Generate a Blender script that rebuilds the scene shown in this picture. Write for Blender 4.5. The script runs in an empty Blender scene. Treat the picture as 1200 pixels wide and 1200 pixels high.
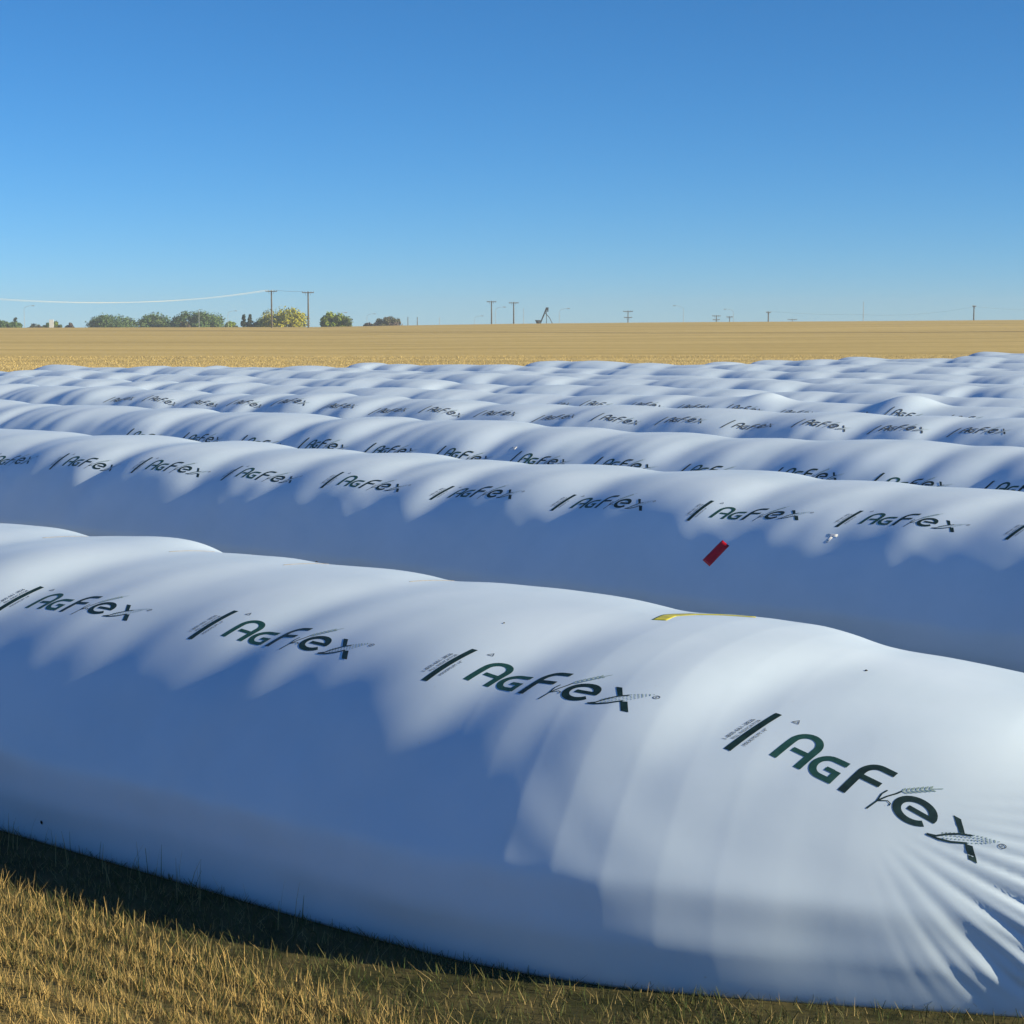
import bpy, bmesh, math, random
import numpy as np
from mathutils import Vector

# ------------------------------------------------------------------ camera
scene = bpy.context.scene
COL = scene.collection
F = 2100.0                      # focal length in units of a 1200 px wide frame
HY = 379.0                      # level horizon row
HC = 3.20                       # camera height (standing on a trailer)
PITCH = math.atan((600 - HY) / F)
cam_d = bpy.data.cameras.new('camera'); cam_d.sensor_width = 36.0
cam_d.lens = 36.0 * F / 1200.0
cam_d.clip_start = 0.1; cam_d.clip_end = 9000
cam = bpy.data.objects.new('camera', cam_d); COL.objects.link(cam)
cam.location = (0, 0, HC); cam.rotation_euler = (math.pi / 2 - PITCH, 0, 0)
scene.camera = cam

# ------------------------------------------------------------------ light
SUN_EL = math.radians(22.0)
SUN_AZ = math.atan2(-0.281, 0.877)          # direction TO the sun in the xy plane, from +X
world = bpy.data.worlds.new('World'); scene.world = world; world.use_nodes = True
wn = world.node_tree.nodes; wl = world.node_tree.links; wn.clear()
sky = wn.new('ShaderNodeTexSky'); sky.sky_type = 'NISHITA'; sky.sun_disc = False
sky.sun_elevation = SUN_EL
sky.sun_rotation = math.pi / 2 - SUN_AZ
sky.altitude = 3000; sky.air_density = 1.0; sky.dust_density = 0.0; sky.ozone_density = 9.0
bg = wn.new('ShaderNodeBackground'); bg.inputs['Strength'].default_value = 0.083
hs = wn.new('ShaderNodeHueSaturation'); hs.inputs['Hue'].default_value = 0.493; hs.inputs['Saturation'].default_value = 1.05
wo = wn.new('ShaderNodeOutputWorld')
wl.new(sky.outputs[0], hs.inputs['Color']); wl.new(hs.outputs[0], bg.inputs[0]); wl.new(bg.outputs[0], wo.inputs[0])
sun_d = bpy.data.lights.new('sun', 'SUN'); sun_d.energy = 5.0; sun_d.angle = math.radians(0.5)
sun_d.color = (1.0, 0.865, 0.58)
sun = bpy.data.objects.new('sun', sun_d); COL.objects.link(sun)
sv = Vector((math.cos(SUN_EL) * math.cos(SUN_AZ), math.cos(SUN_EL) * math.sin(SUN_AZ), math.sin(SUN_EL)))
sun.rotation_euler = sv.to_track_quat('Z', 'Y').to_euler()
scene.view_settings.view_transform = 'Standard'; scene.view_settings.look = 'None'
scene.view_settings.exposure = 0.60; scene.view_settings.gamma = 1.0

# ------------------------------------------------------------------ frame of reference of the bag rows
AZ = math.atan(2630 * math.cos(PITCH) / F)
DV = np.array([math.sin(AZ), -math.cos(AZ)])       # along the bags, towards the right / near end
NV = np.array([math.cos(AZ), math.sin(AZ)])        # across the bags, away from the camera

def ray(x, y):
    X = (x - 600) / F; Z = -(y - 600) / F
    return np.array([X, math.cos(PITCH) + Z * math.sin(PITCH), -math.sin(PITCH) + Z * math.cos(PITCH)])
def far_d(depth): return depth * 1.30 + 60
def at(x, y, depth):
    if depth > 140: depth = far_d(depth)
    r = ray(x, y); r = r * depth / r[1]
    return (r[0], r[1], r[2] + HC)
def s_of(x, D):                                    # where a bag line at distance D crosses image column x
    r = ray(x, 450)[:2]; t = D / (r @ NV); return t * (r @ DV)

# ------------------------------------------------------------------ helpers
def tag(o, label=None, cat=None, group=None, kind=None):
    if label: o['label'] = label
    if cat: o['category'] = cat
    if group: o['group'] = group
    if kind: o['kind'] = kind
    return o
def mesh_obj(name, verts, faces, mat, parent=None, smooth=False, loc=None):
    me = bpy.data.meshes.new(name)
    me.from_pydata([tuple(map(float, v)) for v in verts], [], [tuple(int(i) for i in f) for f in faces]); me.update()
    if smooth: me.polygons.foreach_set('use_smooth', [True] * len(me.polygons))
    for m in (mat if isinstance(mat, (list, tuple)) else [mat]): me.materials.append(m)
    o = bpy.data.objects.new(name, me); COL.objects.link(o)
    if parent is not None: o.parent = parent
    if loc is not None: o.location = loc
    return o
def empty(name, loc, rz=0.0):
    o = bpy.data.objects.new(name, None); COL.objects.link(o); o.location = loc; o.rotation_euler = (0, 0, rz)
    o.empty_display_size = 0.3
    return o
def lin(c):
    return tuple(((v / 255) / 12.92 if v / 255 <= 0.04045 else ((v / 255 + 0.055) / 1.055) ** 2.4) for v in c) + (1,)
def new_mat(name, col, rough=0.6, spec=0.5):
    m = bpy.data.materials.new(name); m.use_nodes = True
    b = m.node_tree.nodes['Principled BSDF']
    b.inputs['Base Color'].default_value = tuple(col[:3]) + (1,)
    b.inputs['Roughness'].default_value = rough
    b.inputs['Specular IOR Level'].default_value = spec
    return m
def noise_mat(name, c1, c2, scale, rough=0.8, detail=4, bump=0.0, stretch=(1, 1, 1), spec=0.3, lo=0.35, hi=0.65, rot=0.0):
    m = new_mat(name, c1, rough, spec); nt = m.node_tree; b = nt.nodes['Principled BSDF']
    tc = nt.nodes.new('ShaderNodeTexCoord'); mp = nt.nodes.new('ShaderNodeMapping'); mp.inputs['Scale'].default_value = stretch
    mp.inputs['Rotation'].default_value = (0, 0, rot)
    nz = nt.nodes.new('ShaderNodeTexNoise'); nz.inputs['Scale'].default_value = scale; nz.inputs['Detail'].default_value = detail
    cr = nt.nodes.new('ShaderNodeValToRGB')
    cr.color_ramp.elements[0].position = lo; cr.color_ramp.elements[0].color = tuple(c1[:3]) + (1,)
    cr.color_ramp.elements[1].position = hi; cr.color_ramp.elements[1].color = tuple(c2[:3]) + (1,)
    L = nt.links.new
    L(tc.outputs['Object'], mp.inputs[0]); L(mp.outputs[0], nz.inputs['Vector']); L(nz.outputs['Fac'], cr.inputs[0]); L(cr.outputs[0], b.inputs['Base Color'])
    if bump:
        bp = nt.nodes.new('ShaderNodeBump'); bp.inputs['Strength'].default_value = bump; bp.inputs['Distance'].default_value = 0.05
        L(nz.outputs['Fac'], bp.inputs['Height']); L(bp.outputs[0], b.inputs['Normal'])
    return m
def tube(path, radii, seg=8):
    """closed tube along a 3-D path"""
    path = [Vector(p) for p in path]; V = []; Fc = []
    for i, p in enumerate(path):
        t = (path[min(i + 1, len(path) - 1)] - path[max(i - 1, 0)]).normalized()
        up = Vector((0, 0, 1)) if abs(t.z) < 0.9 else Vector((1, 0, 0))
        a = t.cross(up).normalized(); b = t.cross(a)
        r = radii[i] if isinstance(radii, (list, tuple)) else radii
        for k in range(seg):
            w = 2 * math.pi * k / seg; V.append(p + a * r * math.cos(w) + b * r * math.sin(w))
    for i in range(len(path) - 1):
        for k in range(seg):
            k2 = (k + 1) % seg
            Fc.append((i * seg + k, i * seg + k2, (i + 1) * seg + k2, (i + 1) * seg + k))
    Fc.append(tuple(range(seg))[::-1]); Fc.append(tuple((len(path) - 1) * seg + k for k in range(seg)))
    return V, Fc
def box(c, s, rz=0.0):
    V = []
    for dx in (-.5, .5):
        for dy in (-.5, .5):
            for dz in (-.5, .5):
                x = dx * s[0]; y = dy * s[1]
                V.append((c[0] + x * math.cos(rz) - y * math.sin(rz), c[1] + x * math.sin(rz) + y * math.cos(rz), c[2] + dz * s[2]))
    return V, [(0, 1, 3, 2), (4, 6, 7, 5), (0, 4, 5, 1), (2, 3, 7, 6), (0, 2, 6, 4), (1, 5, 7, 3)]
def join(parts):
    V = []; Fc = []
    for v, f in parts:
        o = len(V); V += list(v); Fc += [tuple(i + o for i in q) for q in f]
    return V, Fc

# ------------------------------------------------------------------ materials
def plastic_mat():
    m = new_mat('white_bag_plastic', (0.80, 0.82, 0.85), 0.42, 0.35); nt = m.node_tree; b = nt.nodes['Principled BSDF']; L = nt.links.new
    tc = nt.nodes.new('ShaderNodeTexCoord')
    n1 = nt.nodes.new('ShaderNodeTexNoise'); n1.inputs['Scale'].default_value = 1.3; n1.inputs['Detail'].default_value = 5; n1.inputs['Roughness'].default_value = 0.6
    cr = nt.nodes.new('ShaderNodeValToRGB')
    cr.color_ramp.elements[0].position = 0.3; cr.color_ramp.elements[0].color = (0.57, 0.70, 0.86, 1)
    cr.color_ramp.elements[1].position = 0.62; cr.color_ramp.elements[1].color = (0.62, 0.745, 0.91, 1)
    # fine dust specks that lie on the film
    n2 = nt.nodes.new('ShaderNodeTexNoise'); n2.inputs['Scale'].default_value = 42; n2.inputs['Detail'].default_value = 2
    r2 = nt.nodes.new('ShaderNodeValToRGB'); r2.color_ramp.elements[0].position = 0.74; r2.color_ramp.elements[0].color = (0, 0, 0, 1)
    r2.color_ramp.elements[1].position = 0.80; r2.color_ramp.elements[1].color = (0.35, 0.35, 0.35, 1)
    mx = nt.nodes.new('ShaderNodeMix'); mx.data_type = 'RGBA'; mx.inputs['B'].default_value = (0.42, 0.38, 0.30, 1)
    L(tc.outputs['Object'], n1.inputs['Vector']); L(n1.outputs['Fac'], cr.inputs[0])
    L(tc.outputs['Object'], n2.inputs['Vector']); L(n2.outputs['Fac'], r2.inputs[0]); L(r2.outputs[0], mx.inputs['Factor'])
    L(cr.outputs[0], mx.inputs['A']); L(mx.outputs['Result'], b.inputs['Base Color'])
    n3 = nt.nodes.new('ShaderNodeTexNoise'); n3.inputs['Scale'].default_value = 9; n3.inputs['Detail'].default_value = 3
    rr = nt.nodes.new('ShaderNodeMapRange'); rr.inputs['To Min'].default_value = 0.36; rr.inputs['To Max'].default_value = 0.5
    L(tc.outputs['Object'], n3.inputs['Vector']); L(n3.outputs['Fac'], rr.inputs['Value']); L(rr.outputs[0], b.inputs['Roughness'])
    mp = nt.nodes.new('ShaderNodeMapping'); mp.inputs['Rotation'].default_value = (0, 0, math.pi / 2 - AZ); mp.inputs['Scale'].default_value = (0.9, 9.0, 9.0)
    n4 = nt.nodes.new('ShaderNodeTexNoise'); n4.inputs['Scale'].default_value = 3.0; n4.inputs['Detail'].default_value = 4; n4.inputs['Roughness'].default_value = 0.55
    L(tc.outputs['Object'], mp.inputs[0]); L(mp.outputs[0], n4.inputs['Vector'])
    ad = nt.nodes.new('ShaderNodeMath'); ad.operation = 'MULTIPLY_ADD'; ad.inputs[1].default_value = 0.35
    L(n4.outputs['Fac'], ad.inputs[0]); L(n3.outputs['Fac'], ad.inputs[2])
    bp = nt.nodes.new('ShaderNodeBump'); bp.inputs['Strength'].default_value = 0.045; bp.inputs['Distance'].default_value = 0.01
    L(ad.outputs[0], bp.inputs['Height']); L(bp.outputs[0], b.inputs['Normal'])
    return m
M_BAG = plastic_mat()
M_INK = noise_mat('dark_green_ink', (0.006, 0.022, 0.024), (0.012, 0.040, 0.040), 30, 0.45, spec=0.5)
M_INK2 = noise_mat('teal_green_ink', (0.012, 0.062, 0.058), (0.020, 0.085, 0.078), 30, 0.45, spec=0.5)
M_INKG = noise_mat('grey_green_ink', (0.22, 0.33, 0.34), (0.32, 0.42, 0.42), 60, 0.5)
M_INKS = noise_mat('small_grey_ink', (0.06, 0.08, 0.10), (0.10, 0.12, 0.15), 60, 0.5)
M_INKF = noise_mat('faded_grey_ink', (0.045, 0.065, 0.085), (0.10, 0.12, 0.15), 6, 0.5)
M_RED = noise_mat('red_tape', (0.62, 0.008, 0.022), (0.45, 0.004, 0.016), 18, 0.4, spec=0.5)
M_YEL = noise_mat('yellow_tape', (0.62, 0.56, 0.03), (0.36, 0.33, 0.05), 14, 0.45, spec=0.5)
M_WTAPE = noise_mat('white_tape', (0.75, 0.78, 0.82), (0.62, 0.64, 0.70), 20, 0.3, spec=0.6)
M_HAIR = noise_mat('brown_scuff', (0.30, 0.22, 0.12), (0.5, 0.42, 0.3), 30, 0.6)
M_SOIL = noise_mat('black_soil_speck', (0.02, 0.018, 0.015), (0.05, 0.04, 0.03), 30, 0.9)

# ------------------------------------------------------------------ bag surface
class Bag:
    def __init__(s, D, s0, s1, W=3.4, H=1.6, zc=0.50, seed=0, dips=None, period=1.7, amp=1.0, k_near=None, extra=None, end_len=2.6, pleats=False, crest=0.036, roundness=0.0):
        s.crest = crest
        s.D, s.s0, s.s1, s.W, s.H, s.zc = D, s0, s1, W, H, zc
        s.amp = amp; s.extra = extra or []; s.end_len = end_len; s.k_near = k_near; s.pleats = pleats
        rnd = random.Random(seed * 77 + 5)
        # cusp positions of the big pillows
        L = []
        x = s0 - 1.0
        while x < s1 + 2:
            L.append(x); x += period * rnd.uniform(0.72, 1.3)
        if dips:
            lo, hi = min(dips), max(dips)
            L = [v for v in L if v < lo - 0.9 or v > hi + 0.9] + list(dips)
            L.sort()
        s.cusp = np.array(L); s.ha = np.array([rnd.uniform(0.6, 1.25) for _ in L])
        s.pk = np.array([rnd.uniform(0.52, 0.72) for _ in L])
        # finer folds that run round the near side
        L = []; x = s0 - 1.0
        while x < s1 + 2:
            L.append(x); x += rnd.choice((rnd.uniform(0.30, 0.5), rnd.uniform(0.45, 0.85)))
        s.fine = np.array(L); s.fa = np.array([rnd.uniform(0.25, 1.25) for _ in L])
        s.fk = np.array([rnd.uniform(-0.12, 0.12) for _ in L])
        s.ph = [rnd.uniform(0, 6.28) for _ in range(12)]
        # tabulated and softened fold profiles (the film is tight, no fold is knife sharp)
        s.xt = np.arange(s0 - 3, s1 + 3, 0.01)
        def soft(v, sg):
            r = int(3 * sg / 0.01); kk = np.exp(-(np.arange(-r, r + 1) * 0.01 / sg) ** 2 / 2); kk /= kk.sum()
            return np.convolve(np.pad(v, r, mode='edge'), kk, 'valid')
        s.tbig = soft(Bag.pillow(s.xt, s.cusp, s.ha, s.pk), 0.115)
        s.tf = soft(Bag.pillow(s.xt, s.fine, s.fa), 0.10)
        fi2 = np.array(sorted(s.fine + 0.17 + 0.12 * np.sin(np.arange(len(s.fine)) * 2.3)))
        s.tf2 = soft(Bag.pillow(s.xt, fi2, s.fa[::-1]), 0.075)
        # base section integrated from its slope angle along the arc: flat top, steep side, tight roll at the foot
        aq = [0, .5, .95, 1.2, 1.5, 1.8, 2.33, 2.40, 2.5, 2.7, 2.95]
        ap = np.array([0, 6, 17, 27, 41, 54, 64.5, 84, 92, 99, 114.]) * (1 - roundness) + np.array([0, 18, 33, 44, 54, 62, 66, 84, 92, 99, 114.]) * roundness
        q = np.linspace(0, 2.95, 600); psi = np.radians(np.interp(q, aq, ap))
        k = np.ones(13) / 13; psi = np.convolve(np.pad(psi, 6, mode='edge'), k, 'valid'); psi[0] = 0
        Y = np.concatenate([[0], np.cumsum(np.cos((psi[1:] + psi[:-1]) / 2) * np.diff(q))])
        Z = -np.concatenate([[0], np.cumsum(np.sin((psi[1:] + psi[:-1]) / 2) * np.diff(q))])
        Y = Y * (W / 2) / Y.max(); Z = H + Z * H / -Z[-1]
        Y = np.concatenate([Y, np.linspace(Y[-1], 0, 12)[1:]]); Z = np.concatenate([Z, np.zeros(11)])
        s.qq = np.concatenate([[0], np.cumsum(np.hypot(np.diff(Y), np.diff(Z)))])
        s.sY, s.sZ = Y, Z
        s.qm = float(s.qq[-1])
    def sec(s, Q):
        Q = np.asarray(Q, float); a = np.abs(Q)
        return np.interp(a, s.qq, s.sY) * np.where(Q < 0, -1, 1), np.interp(a, s.qq, s.sZ)
    @staticmethod
    def pillow(x, cusp, ha, pk=None):
        i = np.clip(np.searchsorted(cusp, x) - 1, 0, len(cusp) - 2)
        w = cusp[i + 1] - cusp[i]; t = np.clip((x - cusp[i]) / w, 0, 1)
        p = 0.5 if pk is None else pk[i]
        tt = np.where(t < p, t / p * 0.5, 0.5 + (t - p) / (1 - p) * 0.5)
        h = np.sin(np.pi * tt) ** 0.85
        # continuous amplitude
        return h * ha[i] * np.minimum(w, 2.0) / 1.6
    def disp(s, S, Q):
        a = np.abs(Q)
        S1 = S + 0.28 * a + 0.05 * np.sin(1.3 * a + s.ph[0])
        big = np.interp(S1, s.xt, s.tbig)
        S2 = S + 0.40 * a + 0.06 * np.sin(1.9 * a + s.ph[1])
        f = np.interp(S2, s.xt, s.tf)
        f2 = np.interp(S + 0.48 * a + 0.05 * np.sin(2.7 * a + S), s.xt, s.tf2)
        env_big = np.exp(-(a / 1.95) ** 4) * (0.55 + 0.45 * np.cos(np.clip(a / 1.9, 0, 1) * np.pi / 2))
        ctr = 1.38 + 0.16 * np.sin(S * 1.31 + s.ph[5]) + 0.10 * np.sin(S * 2.9 + s.ph[6])
        env_f = np.exp(-((a - ctr) / 0.66) ** 2) + 0.14 * np.exp(-(a / 1.7) ** 4)
        if s.pleats: env_f = env_f * (1 - 0.72 / (1 + np.exp(-(S + 5.35) / 0.25)))
        e = (s.crest + 0.070 * np.exp(-((a - 1.05) / 0.6) ** 2)) * (big - 0.6) * env_big + 0.066 * (f - 0.5) * env_f + 0.024 * (f2 - .5) * env_f
        # slow waves of the whole body
        e = e + 0.012 * np.sin(S * 0.55 + s.ph[2]) * env_big + 0.014 * np.sin(S * 0.83 + a * 1.1 + s.ph[3])
        # low belly lumps
        e = e + (0.013 * np.sin(S * 2.1 + s.ph[4] + np.sin(S * .7)) + 0.006 * np.sin(S * 6.3 + 2 * np.sin(S * 1.9))) * np.exp(-((a - 2.38) / 0.22) ** 2)
        e = e + 0.010 * np.exp(-((a - 2.43) / 0.10) ** 2)
        # shallow dents of the grain behind the film
        e = e + 0.0022 * (np.sin(S * 9.1 + 3.1 * np.sin(a * 3.3 + s.ph[7])) * np.sin(a * 8.3 + 2.2 * np.sin(S * 2.7 + s.ph[8])) + np.sin(S * 4.3 - a * 5.1 + s.ph[9]) * np.sin(a * 4.9 + S * 1.1)) * np.exp(-((a - 1.9) / 0.8) ** 4)
        e = e * s.amp
        for (sx, qx, w, wq, h) in s.extra:
            e = e + h * np.exp(-((S - sx) / w) ** 2 - ((Q - qx) / wq) ** 2)
        return e
    def kprof(s, S):
        """height and width factors along the bag: pinched ends"""
        S = np.asarray(S, float)
        u0 = np.clip((S - s.s0) / s.end_len, 0, 1); u1 = np.clip((s.s1 - S) / s.end_len, 0, 1)
        kh = (np.sin(u0 * np.pi / 2) ** 0.62) * (np.sin(u1 * np.pi / 2) ** 0.62)
        kw = (0.42 + 0.58 * np.sin(u0 * np.pi / 2) ** 0.8) * (0.42 + 0.58 * np.sin(u1 * np.pi / 2) ** 0.8)
        if s.k_near is not None:
            kx, kv, kwv = s.k_near
            kh = kh * 0; kw = kw * 0
            for o_ in (-.5, -.25, 0, .25, .5): kh = kh + np.interp(S + o_, kx, kv) / 5; kw = kw + np.interp(S + o_, kx, kwv) / 5
        return np.maximum(kh, 0.03), kw
    def pt(s, S, Q, off=0.0):
        S = np.asarray(S, float); Q = np.asarray(Q, float)
        Y, Z = s.sec(Q)
        Y2, Z2 = s.sec(Q + 0.02); Y1, Z1 = s.sec(Q - 0.02)
        ty, tz = Y2 - Y1, Z2 - Z1; l = np.hypot(ty, tz) + 1e-9
        ny, nz = -tz / l, ty / l                                  # outward
        e = s.disp(S, Q)
        fade = np.clip(Z / 0.25, 0, 1)
        if s.pleats: e = e + s.pleat(S, Q)
        e = e * fade + off
        kh, kw = s.kprof(S)
        Y = Y * kw + ny * e; Z = Z * kh + nz * e * np.minimum(1, kh * 1.6)
        Z = np.maximum(Z, -0.02)
        D = s.D - Y
        if s.pleats: D = D + 0.17 * np.logaddexp(0, (S + 5.2) / 0.4) * 0.4
        return np.stack([DV[0] * S + NV[0] * D, DV[1] * S + NV[1] * D, Z], -1)
    def pleat(s, S, Q):
        ax, aq = s.pleats                                          # apex of the fan
        dx, dq = S - ax, Q - aq
        r = np.hypot(dx, dq); an = np.arctan2(dq, dx)
        grow = np.clip((r - 0.22) / 0.9, 0, 1) ** 1.4
        win = 1 / (1 + np.exp(-(an + 0.35) / 0.08)) / (1 + np.exp((an - 0.95) / 0.10)) * (dx > -0.6)
        w = 2.2 * np.abs(np.sin(an * 21 + 0.5 * np.sin(r * 1.7) + 0.3 + 1.0 * np.sin(an * 4.1))) ** 0.75 - 1.3 + 0.5 * np.sin(an * 83 + 2 + r * 3) * np.clip((r - .5) / .5, 0, 1)
        low = 0.25 + 0.75 * np.clip((an + 0.1) / 0.5, 0, 1)
        return 0.0145 * grow * win * w * low
    def build(s, name, label, ds_near, near, ds_far=0.12, nth=120):
        a, b = near
        seg = [np.arange(s.s0, a, ds_far), np.arange(max(a, s.s0), min(b, s.s1), ds_near), np.arange(b, s.s1, ds_far), [s.s1]]
        S = np.unique(np.concatenate([np.asarray(v, float) for v in seg]))
        keep = np.concatenate([[True], np.diff(S) > 1e-3]); S = S[keep]
        near_n = int(nth * 0.62); qm = s.qm
        QQ = np.concatenate([np.linspace(-qm, 0, nth - near_n, endpoint=False), np.linspace(0, qm, near_n, endpoint=False)])
        n = len(QQ)
        P = s.pt(S[:, None] * np.ones((1, n)), np.ones((len(S), 1)) * QQ[None, :])
        V = P.reshape(-1, 3)
        m = len(S)
        i = np.arange(m - 1)[:, None]; k = np.arange(n)[None, :]; k2 = (k + 1) % n
        Fq = np.stack([i * n + k, (i + 1) * n + k, (i + 1) * n + k2, i * n + k2], -1).reshape(-1, 4)
        me = bpy.data.meshes.new(name)
        faces = [tuple(q) for q in Fq.tolist()]
        faces.append(tuple(range(n))); faces.append(tuple((m - 1) * n + kk for kk in range(n))[::-1])
        me.from_pydata(V.tolist(), [], faces); me.update()
        me.polygons.foreach_set('use_smooth', [True] * len(me.polygons))
        me.materials.append(M_BAG)
        o = bpy.data.objects.new(name, me); COL.objects.link(o)
        s.obj = o
        return o

# ------------------------------------------------------------------ logo as flat shapes in (u,v) metres
def ribbon(pts, w, step=0.012, taper=None):
    """strip of quads along a 2-D polyline"""
    P = [np.array(pts[0], float)]
    for a, b in zip(pts[:-1], pts[1:]):
        a = np.array(a, float); b = np.array(b, float); k = max(1, int(np.linalg.norm(b - a) / step))
        for j in range(1, k + 1): P.append(a + (b - a) * j / k)
    V = []; Fc = []
    for i, p in enumerate(P):
        t = P[min(i + 1, len(P) - 1)] - P[max(i - 1, 0)]; t = t / (np.linalg.norm(t) + 1e-9); nn = np.array([-t[1], t[0]])
        ww = w / 2 * (taper(i / (len(P) - 1)) if taper else 1)
        V += [tuple(p + nn * ww), tuple(p), tuple(p - nn * ww)]
    for i in range(len(P) - 1):
        for c in (0, 1):
            Fc.append((i * 3 + c, i * 3 + c + 1, i * 3 + c + 4, i * 3 + c + 3))
    return V, Fc
def arc(cx, cy, rx, ry, a0, a1, n=12):
    return [(cx + rx * math.cos(math.radians(a0 + (a1 - a0) * i / n)), cy + ry * math.sin(math.radians(a0 + (a1 - a0) * i / n))) for i in range(n + 1)]
def bar2d(pts, n=14):
    """parallelogram given by 4 corners, subdivided"""
    a, b, c, e = [np.array(q, float) for q in pts]; V = []; Fc = []
    for i in range(n + 1):
        for j in range(3):
            t = i / n; r = j / 2; V.append(tuple((a * (1 - t) + e * t) * (1 - r) + (b * (1 - t) + c * t) * r))
    for i in range(n):
        for j in range(2):
            Fc.append((i * 3 + j, i * 3 + j + 1, (i + 1) * 3 + j + 1, (i + 1) * 3 + j))
    return V, Fc
def text2d(body, size, rot, loc):
    cu = bpy.data.curves.new('t', 'FONT'); cu.body = body; cu.size = size; cu.resolution_u = 2; cu.align_x = 'CENTER'
    ob = bpy.data.objects.new('t', cu); COL.objects.link(ob)
    bpy.context.view_layer.update()
    me = ob.to_mesh(); V = [(v.co.x, v.co.y) for v in me.vertices]; Fc = [tuple(p.vertices) for p in me.polygons]
    ob.to_mesh_clear(); bpy.data.objects.remove(ob); bpy.data.curves.remove(cu)
    c, s_ = math.cos(rot), math.sin(rot)
    return [(x * c - y * s_ + loc[0], x * s_ + y * c + loc[1]) for x, y in V], Fc
ST = 0.031
LOGO = []     # (verts, faces, material index, layer)
# 0 dark ink, 1 teal ink, 2 grey-green, 3 small grey
A_leg = [(0.005, 0.0), (0.005, 0.125)] + arc(0.060, 0.135, 0.055, 0.062, 180, 0, 16)[1:] + [(0.115, 0.0)]
LOGO.append((*ribbon(A_leg, ST), 1, 0))
LOGO.append((*ribbon([(0.036, 0.088), (0.102, 0.088)], 0.026), 1, 1))
G = [(0.262, 0.132), (0.212, 0.132)] + arc(0.205, 0.073, 0.052, 0.059, 90, 270, 14) + [(0.250, 0.014), (0.250, 0.068), (0.205, 0.068)]
LOGO.append((*ribbon(G[:-2], ST * .95), 1, 0))
LOGO.append((*ribbon([(0.250, 0.0), (0.250, 0.078)], ST * .9), 1, 1))
LOGO.append((*ribbon([(0.238, 0.068), (0.203, 0.068)], 0.024), 1, 2))
Fp = [(0.318, -0.008), (0.318, 0.130)] + arc(0.372, 0.135, 0.054, 0.064, 180, 90, 10) + [(0.425, 0.199)]
LOGO.append((*ribbon(Fp, ST), 0, 0))
LOGO.append((*ribbon([(0.333, 0.112), (0.412, 0.112)], 0.029), 0, 1))
# wheat stalk that stands for the letter l
LOGO.append((*ribbon([(0.437, -0.03), (0.446, 0.03), (0.462, 0.075), (0.480, 0.11), (0.488, 0.135)], 0.007), 0, 0))
LOGO.append((*ribbon([(0.446, 0.03), (0.440, 0.075), (0.446, 0.105)], 0.006), 0, 1))
LOGO.append((*ribbon([(0.450, 0.035), (0.475, 0.055), (0.490, 0.050), (0.492, 0.036)], 0.005), 0, 2))
def leafshape(x, y, ang, l, w):
    V = []; n = 6; ca, sa = math.cos(ang), math.sin(ang)
    pts = [(i / n * l, w * math.sin(math.pi * i / n)) for i in range(n + 1)] + [(i / n * l, -w * math.sin(math.pi * i / n)) for i in range(n - 1, 0, -1)]
    V = [(x + a * ca - b * sa, y + a * sa + b * ca) for a, b in pts]
    return V, [tuple(range(len(V)))]
hx, hy_, ha_ = 0.489, 0.135, math.radians(52)
for i in range(7):
    t = i / 6
    x = hx + 0.105 * t * math.cos(ha_); y = hy_ + 0.105 * t * math.sin(ha_)
    for sg in (-1, 1):
        LOGO.append((*leafshape(x, y, ha_ + sg * 0.62, 0.026, 0.0045), 2, 0))
LOGO.append((*ribbon([(hx + .115 * math.cos(ha_), hy_ + .115 * math.sin(ha_)), (hx + .16 * math.cos(ha_), hy_ + .155 * math.sin(ha_))], 0.004), 2, 0))
E_ = [(0.640, 0.082)] + arc(0.574, 0.078, 0.066, 0.060, 5, 322, 26)
LOGO.append((*ribbon(E_, ST), 0, 0))
LOGO.append((*ribbon([(0.545, 0.080), (0.655, 0.080)], 0.024), 0, 1))
# x with a cob of corn as its second stroke
LOGO.append((*bar2d([(0.682, 0.160), (0.712, 0.160), (0.762, 0.098), (0.742, 0.092)], 6), 0, 0))
LOGO.append((*bar2d([(0.784, 0.052), (0.812, 0.060), (0.868, -0.012), (0.834, -0.012)], 6), 0, 0))
LOGO.append((*ribbon([(0.660, 0.004), (0.690, 0.018), (0.712, 0.050), (0.745, 0.085), (0.785, 0.110)], 0.009), 0, 1))
LOGO.append((*ribbon([(0.660, 0.004), (0.700, 0.008), (0.745, 0.026), (0.790, 0.060)], 0.011), 0, 2))
LOGO.append((*ribbon([(0.660, 0.004), (0.690, 0.012)], 0.020, taper=lambda t: 0.4 + 0.6 * t), 0, 3))
for i in range(15):
    t = i / 14; cx = 0.712 + 0.155 * t; cy = 0.032 + 0.118 * t
    half = 0.024 * math.sin(math.pi * min(1, 0.30 + 0.70 * t)) ** 0.8
    for j in (-1, -0.33, 0.33, 1):
        x = cx - j * half * 0.62; y = cy + j * half * 0.8
        r = 0.0042 if i < 12 else 0.003
        LOGO.append(([(x - r, y), (x, y - r), (x + r, y), (x, y + r)], [(0, 1, 2, 3)], 2, 0))
LOGO.append((*ribbon(arc(0.888, 0.135, 0.0125, 0.0125, 0, 360, 14), 0.0035), 3, 0))
LOGO.append((*text2d('R', 0.017, 0, (0.888, 0.129)), 3, 0))
LOGO_SIMPLE = [l for l in LOGO if l[2] != 3]
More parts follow.
